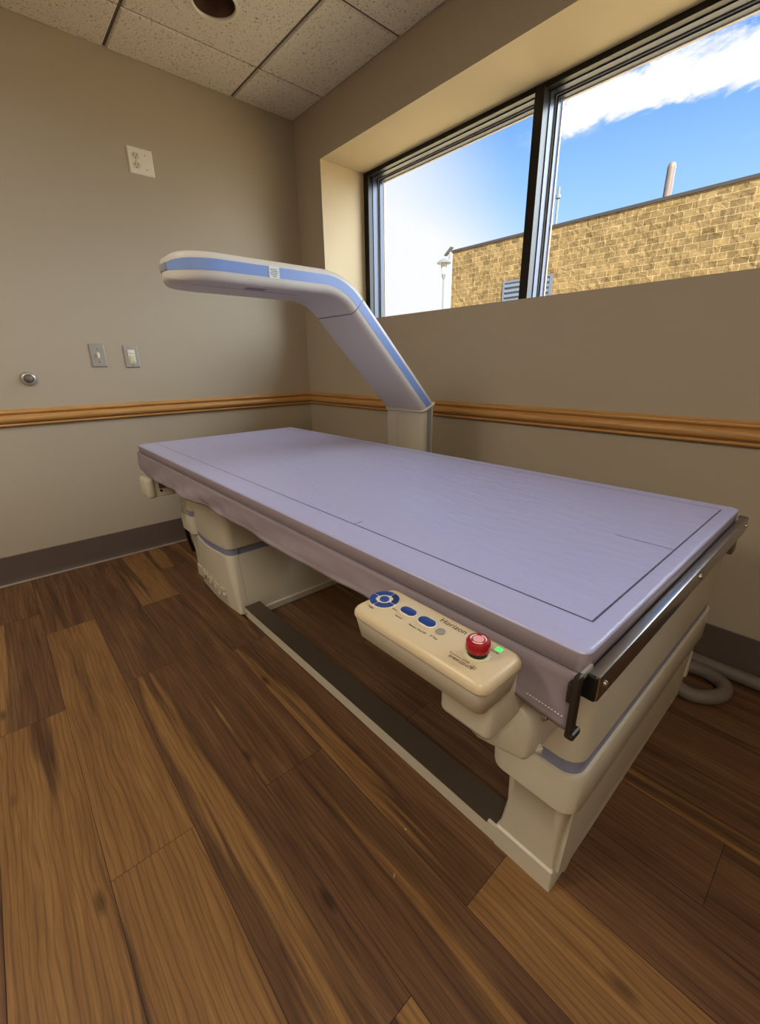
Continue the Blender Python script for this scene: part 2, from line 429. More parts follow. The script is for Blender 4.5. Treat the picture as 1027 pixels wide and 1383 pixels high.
CANX, CANY, CANR = .578, -.71, .085
def ceiling():
    bm = bmesh.new()
    gx, gy = .3125, -.386
    xs = [0]+[gx+.61*i for i in range(8) if gx+.61*i < RX]+[RX]
    ys = [0]+[gy-.61*i for i in range(8) if gy-.61*i > RY]+[RY]
    g = .006
    for i in range(len(xs)-1):
        for j in range(len(ys)-1):
            x0, x1, y1, y0 = xs[i], xs[i+1], ys[j], ys[j+1]
            x0 += g if i else 0; x1 -= g if i < len(xs)-2 else 0
            y1 -= g if j else 0; y0 += g if j < len(ys)-2 else 0
            b = .006
            lo = [(x0+b, y0+b, H), (x1-b, y0+b, H), (x1-b, y1-b, H), (x0+b, y1-b, H)]
            up = [(x0, y0, H+.008), (x1, y0, H+.008), (x1, y1, H+.008), (x0, y1, H+.008)]
            lo = [bm.verts.new(p) for p in lo]; up = [bm.verts.new(p) for p in up]
            if x0 < CANX < x1 and y0 < CANY < y1:
                n = 32; ring = [bm.verts.new((CANX+CANR*math.cos(2*math.pi*k/n), CANY+CANR*math.sin(2*math.pi*k/n), H)) for k in range(n)]
                # corners at angles 225,315,45,135 -> indices 20,28,4,12
                idx = [20, 28, 36, 44]
                for c in range(4):
                    a, bq = idx[c], idx[c]+8
                    bm.faces.new([lo[c], lo[(c+1) % 4]]+[ring[k % n] for k in range(bq, a-1, -1)])
            else: bm.faces.new(lo)
            for c in range(4):
                bm.faces.new((lo[c], lo[(c+1) % 4], up[(c+1) % 4], up[c]))
    # grid plane above joints
    xg, yg = xs, ys
    for i in range(1, len(xs)-1):
        f = bm.faces.new([bm.verts.new(p) for p in ((xs[i]-.012, RY, H+.009), (xs[i]+.012, RY, H+.009), (xs[i]+.012, 0, H+.009), (xs[i]-.012, 0, H+.009))]); f.material_index = 1
    for j in range(1, len(ys)-1):
        f = bm.faces.new([bm.verts.new(p) for p in ((0, ys[j]-.012, H+.0095), (RX, ys[j]-.012, H+.0095), (RX, ys[j]+.012, H+.0095), (0, ys[j]+.012, H+.0095))]); f.material_index = 1
    o = link('ceiling', bm, [M['tile'], M['gap']]); o['kind'] = 'structure'
    # unseen roof slab above the tiles, added to keep daylight out
    boxes('unseen_roof_slab', [(-.12, RX+.12, RY-.12, WT, H+.16, H+.3)], M['wall'], kind='structure')
ceiling()

# baseboards (vinyl cove)
def sweep_profile(name, prof, which, m):
    """prof: list of (d, z) from wall; which 'left' along y, 'back' along x; mitred in the corner"""
    bm = bmesh.new()
    if which == 'left': rings = [[(d, -d, z) for d, z in prof], [(d, RY, z) for d, z in prof]]
    else: rings = [[(d, -d, z) for d, z in prof], [(RX, -d, z) for d, z in prof]]
    loft(bm, rings)
    o = link(name, bm, m, smooth=35); o['kind'] = 'structure'; return o
bp = [(0, .001), (.016, .001), (.016, .004), (.010, .009), (.0065, .02), (.005, .04), (.005, .150), (.003, .152), (0, .152)]
for s in ('left', 'back'):
    o = sweep_profile('baseboard_'+s, bp, s, [M['base'], M['toe_highlight']])
    for p in o.data.polygons:
        if p.center.z < .011: p.material_index = 1  # toe highlight put into the vinyl colour
# chair rail
def arc(cx, cz, r, a0, a1, n=6):
    return [(cx+r*math.cos(math.radians(a0+(a1-a0)*k/n)), cz+r*math.sin(math.radians(a0+(a1-a0)*k/n))) for k in range(n+1)]
zb = .789
cr = [(0, zb), (.010, zb)]+arc(.012, zb+.006, .006, -90, 60)+[(.012, zb+.013)]+arc(.010, zb+.033, .019, -70, 70, 8)+[(.013, zb+.053), (.015, zb+.055)]+arc(.015, zb+.064, .007, -60, 90)+[(.010, zb+.073), (.006, zb+.078), (0, zb+.078)]
sweep_profile('trim_1', cr, 'left', M['oak'])
sweep_profile('trim_2', cr, 'back', M['oak'])

# ------------------------------------------------------------------ window
def window():
    root = bpy.data.objects.new('window_1', None); COL.objects.link(root); root['kind'] = 'structure'
    root.location = (WX0, FY, WZ0)
    y0 = FY
    z0, z1 = WZ0-.0, WZ1
    mull = [1.467, 2.685]; hw = .0225
    bm = bmesh.new()
    e = .0
    box(bm, WX0, WX0+.045, y0, y0+.035, z0, z1)
    box(bm, WX1-.045, WX1, y0, y0+.035, z0, z1)
    box(bm, WX0+.045, WX1-.045, y0, y0+.035, z1-.022, z1)
    box(bm, WX0+.045, WX1-.045, y0, y0+.035, z0, z0+.02)
    link('window_frame', bm, M['black'], root)
    for mx in mull:
        o = boxes('mullion', [(mx-hw, mx+hw, y0-.012, y0+.13, z0+.02, z1-.022)], M['black'], root)
    spans = [(WX0+.045, mull[0]-hw), (mull[0]+hw, mull[1]-hw), (mull[1]+hw, WX1-.045)]
    for a, b in spans:
        # stepped returns behind the black lip, ring by ring
        def ring(name, ins, w, ya, yb, m, dz=0):
            bm = bmesh.new()
            x0, x1, zz0, zz1 = a+ins, b-ins, z0+.02+ins*.8, z1-.022-ins*.8
            box(bm, x0, x0+w, ya, yb, zz0, zz1); box(bm, x1-w, x1, ya, yb, zz0, zz1)
            box(bm, x0+w, x1-w, ya, yb, zz1-w, zz1); box(bm, x0+w, x1-w, ya, yb, zz0, zz0+w)
            link(name, bm, m, root)
        ring('frame_liner', .0, .004, y0+.035, y0+.066, M['alu'])
        ring('frame_groove', .0, .002, y0+.066, y0+.082, M['black'])
        ring('gasket', .0, .005, y0+.082, y0+.086, M['alul'])
        ring('sash_stop', .005, .008, y0+.086, y0+.112, M['alu'])
        ring('outer_stop', .012, .006, y0+.116, y0+.128, M['beigef'])
        g = boxes('pane', [(a+.004, b-.004, y0+.112, y0+.116, z0+.022, z1-.024)], M['glass'], root)
    # outer sill and head closing the opening
window()

# ------------------------------------------------------------------ bone densitometer
S = empty('bone_density_scanner', 'cream bone density scanner with end pedestals and overhead arm, standing on the wood floor', 'medical scanner', (1.515, -.7, 0))

# --- end pedestals
def pedestal(name, mir):
    def X(x): return x if not mir else 3.065-x
    # lower body : rings bottom to top, as plan outlines
    root = None
    def plan(x0, x1, y0, y1, r, z, zf=0, seg=5):
        o = []
        cx, cy = (x0+x1)/2, (y0+y1)/2
        for a, b in rrect((x1-x0)/2, (y1-y0)/2, r, seg): o.append((X(cx+a), cy+b, z))
        return o
    bm = bmesh.new()
    # plinth foot with crease, then body leaning outward
    loft(bm, [plan(2.395, 2.530, -1.117, -.27, .004, .002), plan(2.395, 2.530, -1.117, -.27, .004, .058),
              plan(2.400, 2.528, -1.112, -.275, .006, .062), plan(2.412, 2.532, -1.116, -.285, .014, .15),
              plan(2.412, 2.545, -1.130, -.29, .026, .25), plan(2.400, 2.552, -1.140, -.30, .03, .262)])
    low = link('end_pedestal', bm, M['cream'], S, smooth=32)
    bm = bmesh.new()
    loft(bm, [plan(2.392, 2.553, -1.14, -.30, .03, .262), plan(2.383, 2.560, -1.152, -.292, .035, .272), plan(2.380, 2.562, -1.156, -.288, .035, .355), plan(2.382, 2.560, -1.153, -.29, .035, .361)])
    link('pedestal_band', bm, M['cream'], low, smooth=40)
    bm = bmesh.new()
    loft(bm, [plan(2.388, 2.554, -1.146, -.296, .032, .360), plan(2.388, 2.554, -1.146, -.296, .032, .392)])
    link('pedestal_stripe', bm, M['stripe'], low, smooth=40)
    bm = bmesh.new()
    loft(bm, [plan(2.384, 2.556, -1.149, -.294, .035, .390), plan(2.386, 2.558, -1.15, -.27, .035, .52), plan(2.39, 2.560, -1.148, -.24, .035, .612), plan(2.40, 2.552, -1.14, -.25, .03, .620)])
    link('pedestal_top', bm, M['cream'], low, smooth=40)
    # side skirt with raised middle
    bm = bmesh.new()
    xs = (2.530, 2.538)
    yz = [(-1.10, .15), (-1.10, .05), (-1.056, .004), (-1.045, .004), (-1.025, .03), (-.99, .05), (-.93, .055), (-.76, .052), (-.752, .02), (-.735, .02), (-.73, .055), (-.36, .05), (-.35, .02), (-.295, .02), (-.295, .16)]
    yz = [(y, z if z < .12 else .255) for y, z in yz]
    loft(bm, [[(X(xs[0]-.01), y, z) for y, z in yz], [(X(2.533+z*.052), y, z) for y, z in yz]])
    link('side_skirt', bm, M['cream'], low)
    return low
pR = pedestal('right', False)
pL = pedestal('left', True)
# small rear lug
boxes('rear_lug', [(2.530, 2.545, -.31, -.285, .10, .19)], M['cream'], pR, bev=.004)

# --- cabinet at the left
def cabinet():
    def plan(z, dx, dy, rc=.045, top=0):
        xr = 1.125-dx-top; x0 = .690+top; pts = []
        n = 12
        yf = lambda t: -1.146-.012*math.sin(math.pi*t)+dy+top
        for k in range(5):
            a = math.radians(90*k/5); pts.append((x0+.02*(1-math.cos(a)), yf(0)+.02*(1-math.sin(a)), z))
        for k in range(n+1):
            t = k/n; pts.append((x0+.02+(xr-rc-x0-.02)*t, yf(t), z))
        xa, ya = pts[-1][0], pts[-1][1]
        for k in range(1, 7):
            a = math.radians(90*k/6)
            pts.append((xa+rc*math.sin(a), ya+rc*.85*(1-math.cos(a)), z))
        pts += [(xr, -.62, z), (xr-.02, -.60, z), (x0+.03, -.60, z), (x0, -.62, z)]
        return pts
    bm = bmesh.new()
    loft(bm, [plan(.024, .002, .004, .014), plan(.03, 0, 0, .015), plan(.10, .020, 0, .025), plan(.273, .062, .0), plan(.277, .064, .003)])
    low = link('generator_cabinet', bm, M['cream'], S, smooth=35)
    bm = bmesh.new(); loft(bm, [plan(.275, .067, .006), plan(.310, .069, .006)])
    link('cabinet_stripe', bm, M['stripe'], low, smooth=35)
    bm = bmesh.new(); loft(bm, [plan(.308, .065, .003), plan(.312, .065, .002), plan(.44, .080, .004), plan(.462, .082, .006, .045, .004), plan(.476, .084, .008, .045, .012), plan(.482, .086, .012, .045, .026)])
    link('cabinet_hood', bm, M['cream'], low, smooth=50)
    # vertical seam on right side face near the corner
    bm = bmesh.new()
    loft(bm, [[(1.1262, -1.104, .03), (1.1262, -1.1028, .03), (1.112, -1.1028, .03), (1.112, -1.104, .03)],
              [(1.1062, -1.104, .10), (1.1062, -1.1028, .10), (1.10, -1.1028, .10), (1.10, -1.104, .10)],
              [(1.0643, -1.100, .273), (1.0643, -1.0988, .273), (1.05, -1.0988, .273), (1.05, -1.100, .273)],
              [(1.0478, -1.100, .42), (1.0478, -1.0988, .42), (1.04, -1.0988, .42), (1.04, -1.100, .42)]])
    bmesh.ops.translate(bm, verts=bm.verts, vec=(-.0008, 0, 0))
    link('panel_seam', bm, M['stripeg'], low)
    # raised maker lettering along the foot
    R = rotcols(Vector((.9995, -.0, 0)), Vector((0, 0, 1)), Vector((0, -1, 0)))
    o = lettering('lettering', 'Hologic', .080, (.885, -1.1575, .098), R, M['cream'], low, extr=.0035, sx=1.0)
    return low
cab = cabinet()
boxes('cabinet_plinth', [(.56, 1.14, -1.112, -.60, .004, .03)], M['cream'], cab)

# --- base rails
rl = boxes('base_rail', [(.62, 2.40, -1.117, -1.108, .004, .054)], M['cream'], S, bev=.0015)
boxes('rail_channel', [(1.10, 2.40, -1.110, -1.050, .046, .056)], M['steeld'], rl)
boxes('channel_lip', [(1.10, 2.375, -1.120, -1.110, .050, .057)], M['steeld'], rl)
r2 = boxes('base_rail', [(.62, 2.40, -.47, -.46, .004, .05), (.62, 2.40, -.46, -.30, .042, .052)], M['steeld'], S)
boxes('leveling_foot', [(2.18, 2.20, -1.112, -1.10, 0, .006)], M['steel'], rl)

# --- arm : slab swept in the y-z plane
T2 = .036
def arm_pts():
    # centre line: (y, z, ty, tz normal dir outward) ; outer side = back/top
    s = math.sqrt(.5)
    pts = []
    # column
    yc = -.345-T2
    # diagonal outer line y+z=.544 => centre line offset by T2 inward: (y+z) = .544 - T2*sqrt2
    cd = .544-T2*math.sqrt(2)
    zc = cd-yc
    return yc, zc, cd
yc, zc, cd = arm_pts()
XA, XB = 1.27, 1.50; xm = (XA+XB)/2; hw = (XB-XA)/2
def sweep_arm(stations, outline):
    """stations: (y, z, ny, nz, width_scale, thickness_scale)"""
    rings = []
    for y, z, ny, nz, ws, ts in stations:
        rings.append([(xm+a*ws, y+ny*b*ts, z+nz*b*ts) for a, b in outline])
    bm = bmesh.new(); loft(bm, rings); return bm
s2 = math.sqrt(.5)
mit = Vector((1, math.tan(math.radians(22.5)))).normalized()  # mitre normal dir between (1,0) and (s2,s2)
mk = 1/math.cos(math.radians(22.5))
zh = 1.335-T2
Rc = .22-T2
# bend centre: tangent of the head centre line z=zh and diagonal y+z=cd
yi = cd-zh                                  # intersection
tl = Rc*math.tan(math.radians(22.5))
bc = (yi-tl, zh-Rc)                         # centre (bend below the head)
st_col = [(yc, .06, 1, 0, 1, 1), (yc, zc, mit.x, mit.y, 1, mk)]
dstart = (yi+tl*s2, zh-tl*s2)
jy, jz = dstart[0]+.012*s2, dstart[1]-.012*s2
st_dia = [(yc, zc, mit.x, mit.y, 1, mk), (jy, jz, s2, s2, 1, 1)]
st_head = [(jy, jz, s2, s2, 1, 1)]
for k in range(0, 9):
    a = math.radians(45-45*k/8)
    st_head.append((bc[0]+Rc*math.sin(a), bc[1]+Rc*math.cos(a), math.sin(a), math.cos(a), 1, 1))
ytip = -1.328
rt = hw
yc0 = ytip+rt
st_head.append((yc0, zh, 0, 1, 1, 1))
for k in range(1, 13):
    a = math.radians(90*k/12)
    w = max(math.cos(a), .02)
    st_head.append((yc0-rt*math.sin(a), zh, 0, 1, w, 1 if k < 6 else 1-.55*((k-5)/7)**2))
out = rrect(hw, T2, .018, 5)
arm = link('arm_column', sweep_arm(st_col, out), M['cream'], S, smooth=40)
dia = link('arm_slope', sweep_arm(st_dia, out), M['armc'], S, smooth=40)
hd = link('arm_head', sweep_arm(st_head, out), M['armc'], S, smooth=40)
def stripe_out(w, a, b): return [(w, a), (w, b), (-w, b), (-w, a)]
SB, ST_ = -.010, .018
link('arm_stripe', sweep_arm(st_col, stripe_out(hw+.0008, -.012, .012)), M['stripeg'], arm, smooth=40)
link('arm_stripe', sweep_arm(st_dia, stripe_out(hw+.0008, SB, ST_)), M['blue'], dia, smooth=40)
sth = [list(s) for s in st_head]
for s in sth[-13:]:
    s[0] -= .0006
link('arm_stripe', sweep_arm(sth, stripe_out(hw+.0008, SB, ST_)), M['blue'], hd, smooth=40)
# collars
def collar(y, z, nx, nz, tx, tz, sc, h, m, parent, ov=.004):
    o = rrect(hw+ov, T2*sc+ov, .02, 5); rings = []
    for d in (-h, -h*.4, h*.4, h):
        f = 1 if abs(d) < h else .97
        rings.append([(xm+a*f, y+nx*b*f+tx*d, z+nz*b*f+tz*d) for a, b in o])
    bm = bmesh.new(); loft(bm, rings); return link('collar', bm, m, parent, smooth=50)
collar(yc, zc, mit.x, mit.y, -mit.y, mit.x, mk, .006, M['cream'], arm, .006)
collar(jy, jz, s2, s2, -s2, s2, 1, .0025, M['stripeg'], dia, .002)
# column crease line
boxes('panel_seam', [(1.345, 1.3465, yc-T2-.0006, yc-T2+.002, .3, zc-.03)], M['stripeg'], arm)
# label on the side, window and slot beneath, shade at the tip
lb = boxes('rating_label', [(XB+.0003, XB+.0022, -1.075, -1.042, 1.287, 1.3185)], M['label'], hd)
boxes('label_print', [(XB+.0022, XB+.0026, -1.072+a, -1.046-b, 1.291+i*.0045, 1.293+i*.0045) for i, (a, b) in enumerate([(.008, .008), (.002, .004), (.0, .002), (.003, .0), (.0, .004)])], M['sticker_ink'], lb)
zu = zh-T2
dw = boxes('detector_window', [(1.435, 1.462, -1.125, -1.065, zu-.0012, zu+.004)], M['stripeg'], hd, bev=.0005)
boxes('window_slot', [(1.438, 1.459, -1.12, -1.07, zu-.0018, zu-.001)], M['stripe'], dw)
boxes('panel_seam', [(1.418, 1.4205, -1.27, -.93, zu-.0006, zu+.002)], M['stripe'], hd)
ec = boxes('tip_shade', [(1.36, 1.41, ytip-.0018, ytip+.02, zh-.007, zh+.013)], M['stripeg'], hd, bev=.003, smooth=40)  # grey piece standing in for shading on the stripe's tip

# --- tabletop frame
tf = boxes('tabletop_frame', [(.66, 2.575, -1.29, -.57, .655, .695)], M['darkpl'], S, bev=.004)
boxes('cross_beam', [(2.42, 2.52, -1.10, -.30, .621, .655)], M['steeld'], tf)
boxes('cross_beam', [(.60, .66, -1.26, -.30, .621, .655)], M['steeld'], tf)

# end accessory rail
bar = boxes('accessory_rail', [(2.598, 2.613, -1.312, -.520, .672, .708)], M['steel2'], S, bev=.0025, smooth=40)
boxes('rail_end_cap', [(2.594, 2.611, -1.3155, -1.308, .673, .707)], M['darkpl'], bar, bev=.002)
boxes('rail_end_cap', [(2.594, 2.611, -.522, -.512, .674, .706)], M['steeld'], bar, bev=.002)
boxes('rail_web', [(2.570, 2.599, -1.300, -.530, .670, .692)], M['darkpl'], bar)
for y in (-1.295, -.90, -.535):
    bm = bmesh.new(); lathe(bm, [(.0045, 0), (.0045, .002), (.002, .0035), (.0003, .0036)], (2.613, y, .690), 'x', 14)
    link('rail_screw', bm, M['chrome'], bar, smooth=40)
boxes('rail_hanger', [(2.588, 2.606, -.570, -.540, .625, .674)], M['steeld'], bar, bev=.003)
# steel bracket at the near corner
bk = boxes('cover_clamp', [(2.592, 2.600, -1.338, -1.324, .628, .712)], M['gun'], S, bev=.003, smooth=40)
boxes('clamp_clip', [(2.587, 2.593, -1.337, -1.326, .672, .700)], M['gun'], bk, bev=.002)
boxes('clamp_foot', [(2.591, 2.603, -1.337, -1.316, .622, .632)], M['gun'], bk, bev=.003)
boxes('clamp_plate', [(2.595, 2.599, -1.325, -1.300, .704, .712)], M['steel'], bk)

# --- console bracket (right) and left end handle
def handle(name, x0, x1, yf, yb, z0, z1, slope, m, bolts=True):
    # side profile in y-z extruded in x with rounded edges
    bm = bmesh.new()
    cx = (x0+x1)/2; hwx = (x1-x0)/2
    rings = []
    N_ = 10
    for k in range(N_+1):
        t = k/N_; y = yf+(yb-yf)*t
        r = min(1, math.sin(math.acos(max(0, 1-t*N_/1.6))) if t*N_ < 1.6 else 1)
        sc = .80+.20*r
        zc_, hh = (z0+z1)/2+slope*t, (z1-z0)/2
        rings.append([(cx+a*(.86+.14*r), y, zc_+b*sc) for a, b in rrect(hwx, hh, .022, 5)])
    loft(bm, rings)
    return link(name, bm, m, S, smooth=45)
# right: rounded-bottom bracket carrying the console
def bracket():
    bm = bmesh.new(); rings = []
    prof = [(2.403, .575), (2.520, .592), (2.533, .582), (2.536, .565), (2.536, .512), (2.531, .503), (2.515, .498), (2.490, .492), (2.450, .484), (2.425, .492), (2.408, .510), (2.403, .530)]
    c = (2.47, .54)
    for y, s in ((-1.302, .90), (-1.300, .94), (-1.295, .975), (-1.285, 1.0), (-1.16, 1.0), (-1.14, 1.0)):
        rings.append([(c[0]+(x-c[0])*s, y, c[1]+(z-c[1])*s) for x, z in prof])
    loft(bm, rings)
    o = link('console_bracket', bm, M['cream'], S, smooth=50)
    boxes('bracket_web', [(2.42, 2.526, -1.285, -1.13, .575, .60)], M['cream'], o, bev=.004)
    for y, z in ((-1.268, .570), (-1.272, .512)):
        bm = bmesh.new(); lathe(bm, [(.0075, 0), (.0075, .003), (.0045, .0035), (.0045, .006), (.0005, .0065)], (2.5355, y, z), 'x', 16)
        link('bracket_bolt', bm, M['chrome'] if z > .55 else M['cream'], o, smooth=40)
    boxes('neck', [(2.43, 2.515, -1.375, -1.285, .575, .665)], M['cream'], o, bev=.01, smooth=50)
    return o
cbk = bracket()
lh = boxes('end_handle', [(.548, .668, -1.315, -1.275, .482, .578)], M['cream'], S, bev=.018, seg=4, smooth=50)
boxes('handle_arm', [(.56, .658, -1.28, -1.10, .487, .566)], M['cream'], lh, bev=.005)
boxes('handle_slot', [(.655, .661, -1.262, -1.17, .525, .556)], M['steeld'], lh)
boxes('handle_post', [(.56, .61, -1.15, -1.10, .36, .62)], M['cream'], lh, bev=.008)
for y, z in ((-1.255, .515), (-1.20, .510), (-1.13, .505)):
    bm = bmesh.new(); lathe(bm, [(.006, 0), (.006, .003), (.0005, .0035)], (.658, y, z), 'x', 12)
    link('handle_bolt', bm, M['darkpl'], lh)

# --- control console
cx0, cx1, cy0, cy1, cz0, cz1 = 2.294, 2.534, -1.424, -1.336, .656, .707
def console():
    bm = bmesh.new(); rings = []
    cx, cy = (cx0+cx1)/2, (cy0+cy1)/2; hx, hy = (cx1-cx0)/2, (cy1-cy0)/2
    R_ = .011
    for z, ins in ((cz0, .010), (cz0+.002, .0075), (cz0+.030, .003), (cz1-.0135, .0016), (cz1-.0130, .0012)):
        rings.append([(cx+a, cy+b, z) for a, b in rrect(hx-ins, hy-ins, R_, 5)])
    loft(bm, rings)
    body = link('control_console', bm, M['cream'], S, smooth=50)
    bm = bmesh.new(); rings = []
    for k in range(9):
        a = math.radians(90*k/8); ins = .0085*(1-math.cos(a)); z = cz1-.0105+.0105*math.sin(a)
        rings.append([(cx+u, cy+v, z) for u, v in rrect(hx-ins, hy-ins, max(R_+.003-ins*.3, .003), 5)])
    rings.insert(0, [(cx+u, cy+v, cz1-.0135) for u, v in rrect(hx, hy, R_+.003, 5)])
    loft(bm, rings)
    link('console_cover', bm, M['cream2'], body, smooth=50)
    return body
con = console()
zt = cz1
def pad_ring(cx, cy):
    bm = bmesh.new(); lathe(bm, [(.0232, 0), (.0232, .0015), (.0222, .0022), (.0002, .0022)], (cx, cy, zt-.0002), 'z', 40)
    kp = link('keypad', bm, M['white'], con, smooth=40)
    for q in range(4):
        bm = bmesh.new(); n = 8; g = .0026
        a0 = q*90
        lo, hi = [], []
        pts = []
        for k in range(n+1):
            a = math.radians(a0+ (90)*k/n)
            pts.append((.0205*math.cos(a), .0205*math.sin(a)))
        for k in range(n, -1, -1):
            a = math.radians(a0+90*k/n)
            pts.append((.0115*math.cos(a), .0115*math.sin(a)))
        ox, oy = g*math.cos(math.radians(a0+45))*.9, g*math.sin(math.radians(a0+45))*.9
        loft(bm, [[(cx+x+ox, cy+y+oy, zt+.0015) for x, y in pts], [(cx+x+ox, cy+y+oy, zt+.0036) for x, y in pts], [(cx+(x+ox)*.985, cy+(y+oy)*.985, zt+.004) for x, y in pts]])
        link('arrow_key', bm, M['navyd'] if q == 0 else M['navy'], kp)
    bm = bmesh.new(); lathe(bm, [(.0075, 0), (.0075, .002), (.0066, .0028), (.0002, .0030)], (cx, cy, zt+.0015), 'z', 24)
    link('centre_key', bm, M['navy'], kp, smooth=40)
pad_ring(2.3185, -1.377)
def capsule(cx, cy, a, b):
    bm = bmesh.new()
    def o(ins, z): return [(cx+u, cy+v, z) for u, v in rrect(a-ins, b-ins, b-ins-.0002, 8)]
    loft(bm, [o(0, zt-.0002), o(0, zt+.0015), o(.001, zt+.0022)])
    k = link('oval_button', bm, M['white'], con, smooth=40)
    bm = bmesh.new(); loft(bm, [o(.0013, zt+.0018), o(.0013, zt+.0036), o(.0022, zt+.0042)])
    link('button_cap', bm, M['navy'], k, smooth=40)
capsule(2.3675, -1.3745, .0145, .0088); capsule(2.4035, -1.3745, .0150, .0092)
bm = bmesh.new(); lathe(bm, [(.0068, -.0005), (.0068, .0012), (.0058, .0022), (.0045, .0022), (.004, .0016), (.0002, .0016)], (2.430, -1.3765, zt), 'z', 24)
link('round_button', bm, M['greyb'], con, smooth=40)
ex, ey = 2.492, -1.379
bm = bmesh.new(); lathe(bm, [(.0165, -.0005), (.0165, .0012), (.0155, .0018), (.0002, .0018)], (ex, ey, zt), 'z', 32)
es = link('emergency_stop', bm, M['ivory'], con, smooth=40)
bm = bmesh.new(); lathe(bm, [(.0125, .001), (.0125, .009), (.0002, .009)], (ex, ey, zt), 'z', 32)
link('stop_stem', bm, M['darkpl'], es, smooth=40)
bm = bmesh.new(); lathe(bm, [(.0140, .0085), (.0152, .0090), (.0156, .012), (.0150, .0195), (.0135, .0218), (.0115, .0226), (.0108, .0222), (.0002, .0222)], (ex, ey, zt), 'z', 36)
sc_ = link('mushroom_cap', bm, M['red'], es, smooth=35)
for a0 in (15, 135, 255):
    bm = bmesh.new(); n = 8; rings = []
    for k in range(n+1):
        a = math.radians(a0+88*k/n); w = .0016 if k > 0 else .0003
        if k >= n-2: w = .0010*(n-k)+.0002
        rings.append([(ex+(.0093+s*w*.5)*math.cos(a), ey+(.0093+s*w*.5)*math.sin(a), zt+.0222+h) for s, h in ((-1, 0), (1, 0), (1, .0004), (-1, .0004))])
    loft(bm, rings); link('rotation_arrow', bm, M['white'], sc_)
bm = bmesh.new(); lathe(bm, [(.0068, 0), (.0068, .0006), (.0002, .0008)], (ex, ey, zt+.0222), 'z', 24)
link('cap_disc', bm, M['pink'], sc_)
boxes('power_light', [(2.5005, 2.5085, -1.3545, -1.3475, zt-.001, zt+.0006)], M['led'], con, bev=.0004)
RZ = Matrix.Identity(3)
def ctext(s, x, y, size, ang=0, m=None, sx=1):
    R = Matrix.Rotation(math.radians(ang), 3, 'Z')
    lettering('lettering', s, size, (x, y, zt+.0002), R, m or M['ink'], con, sx=sx)
ctext('Horizon', 2.4335, -1.3535, .0135)
ctext('Table', 2.3185, -1.4045, .0050); ctext('Arm', 2.3475, -1.3830, .0050)
ctext('Center', 2.3655, -1.3925, .0050); ctext('Patient On/Off', 2.4035, -1.3945, .0052); ctext('X-Ray', 2.4320, -1.3925, .0052)
ctext('Power', 2.5035, -1.3590, .0048)
ctext('EMERGENCY', 2.487, -1.4065, .0062); ctext('STOP', 2.4905, -1.4005, .0044)
boxes('printed_symbol', [(2.466, 2.484, -1.4008, -1.4003, zt-.0003, zt+.0003), (2.466, 2.4665, -1.4003, -1.3975, zt-.0003, zt+.0003)], M['ink'], con)
bm = bmesh.new()
R1_ = [(2.5035+.004*math.cos(a*math.pi/8), -1.4035+.004*math.sin(a*math.pi/8)) for a in range(16)]
R2_ = [(2.5035+.0034*math.cos(a*math.pi/8), -1.4035+.0034*math.sin(a*math.pi/8)) for a in range(16)]
va = [bm.verts.new((x, y, zt+.0003)) for x, y in R1_]; vb = [bm.verts.new((x, y, zt+.0003)) for x, y in R2_]
for i in range(16): bm.faces.new((va[i], va[(i+1) % 16], vb[(i+1) % 16], vb[i]))
box(bm, 2.5010, 2.5060, -1.4037, -1.4033, zt, zt+.0004); box(bm, 2.5033, 2.5037, -1.4060, -1.4010, zt, zt+.0004)
link('printed_symbol', bm, M['ink'], con)

# ------------------------------------------------------------------ pad with fitted cover
PX0, PX1, PY0, PY1, PZ0, PZ1 = .640, 2.597, -1.314, -.548, .697, .731
E_ = empty('examination_pad', 'thin lilac vinyl table pad printed with a thin dark rectangle, lying on the scanner table', 'pad', ((PX0+PX1)/2, (PY0+PY1)/2, PZ0))
def pad():
    bm = bmesh.new()
    nx, ny = 60, 26; r = .0055
    def outline(ins, z):
        return [((PX0+PX1)/2+a, (PY0+PY1)/2+b, z) for a, b in rrect((PX1-PX0)/2-ins, (PY1-PY0)/2-ins, .014, 4)]
    rings = [outline(.006, PZ0), outline(.001, PZ0+.004)]
    for k in range(6):
        a = math.radians(90*k/5); rings.append(outline(r*(1-math.cos(a)), PZ1-r+r*math.sin(a)))
    loft(bm, rings)
    o = link('pad_cover', bm, [M['lilac'], M['fabricshade']], E_, smooth=50)
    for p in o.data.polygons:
        if p.normal.z < .35: p.material_index = 1  # sides darkened by colour, as shaded below the lit top
    return o
pad()
def zbot(x):
    P = [(.6, .627), (.78, .602), (1.0, .616), (1.3, .627), (1.6, .628), (1.9, .636), (2.2, .642), (2.4, .634), (2.6, .622)]
    for (a, u), (b, v) in zip(P, P[1:]):
        if x <= b:
            t = max(0, (x-a)/(b-a)); return u+(v-u)*t
    return P[-1][1]
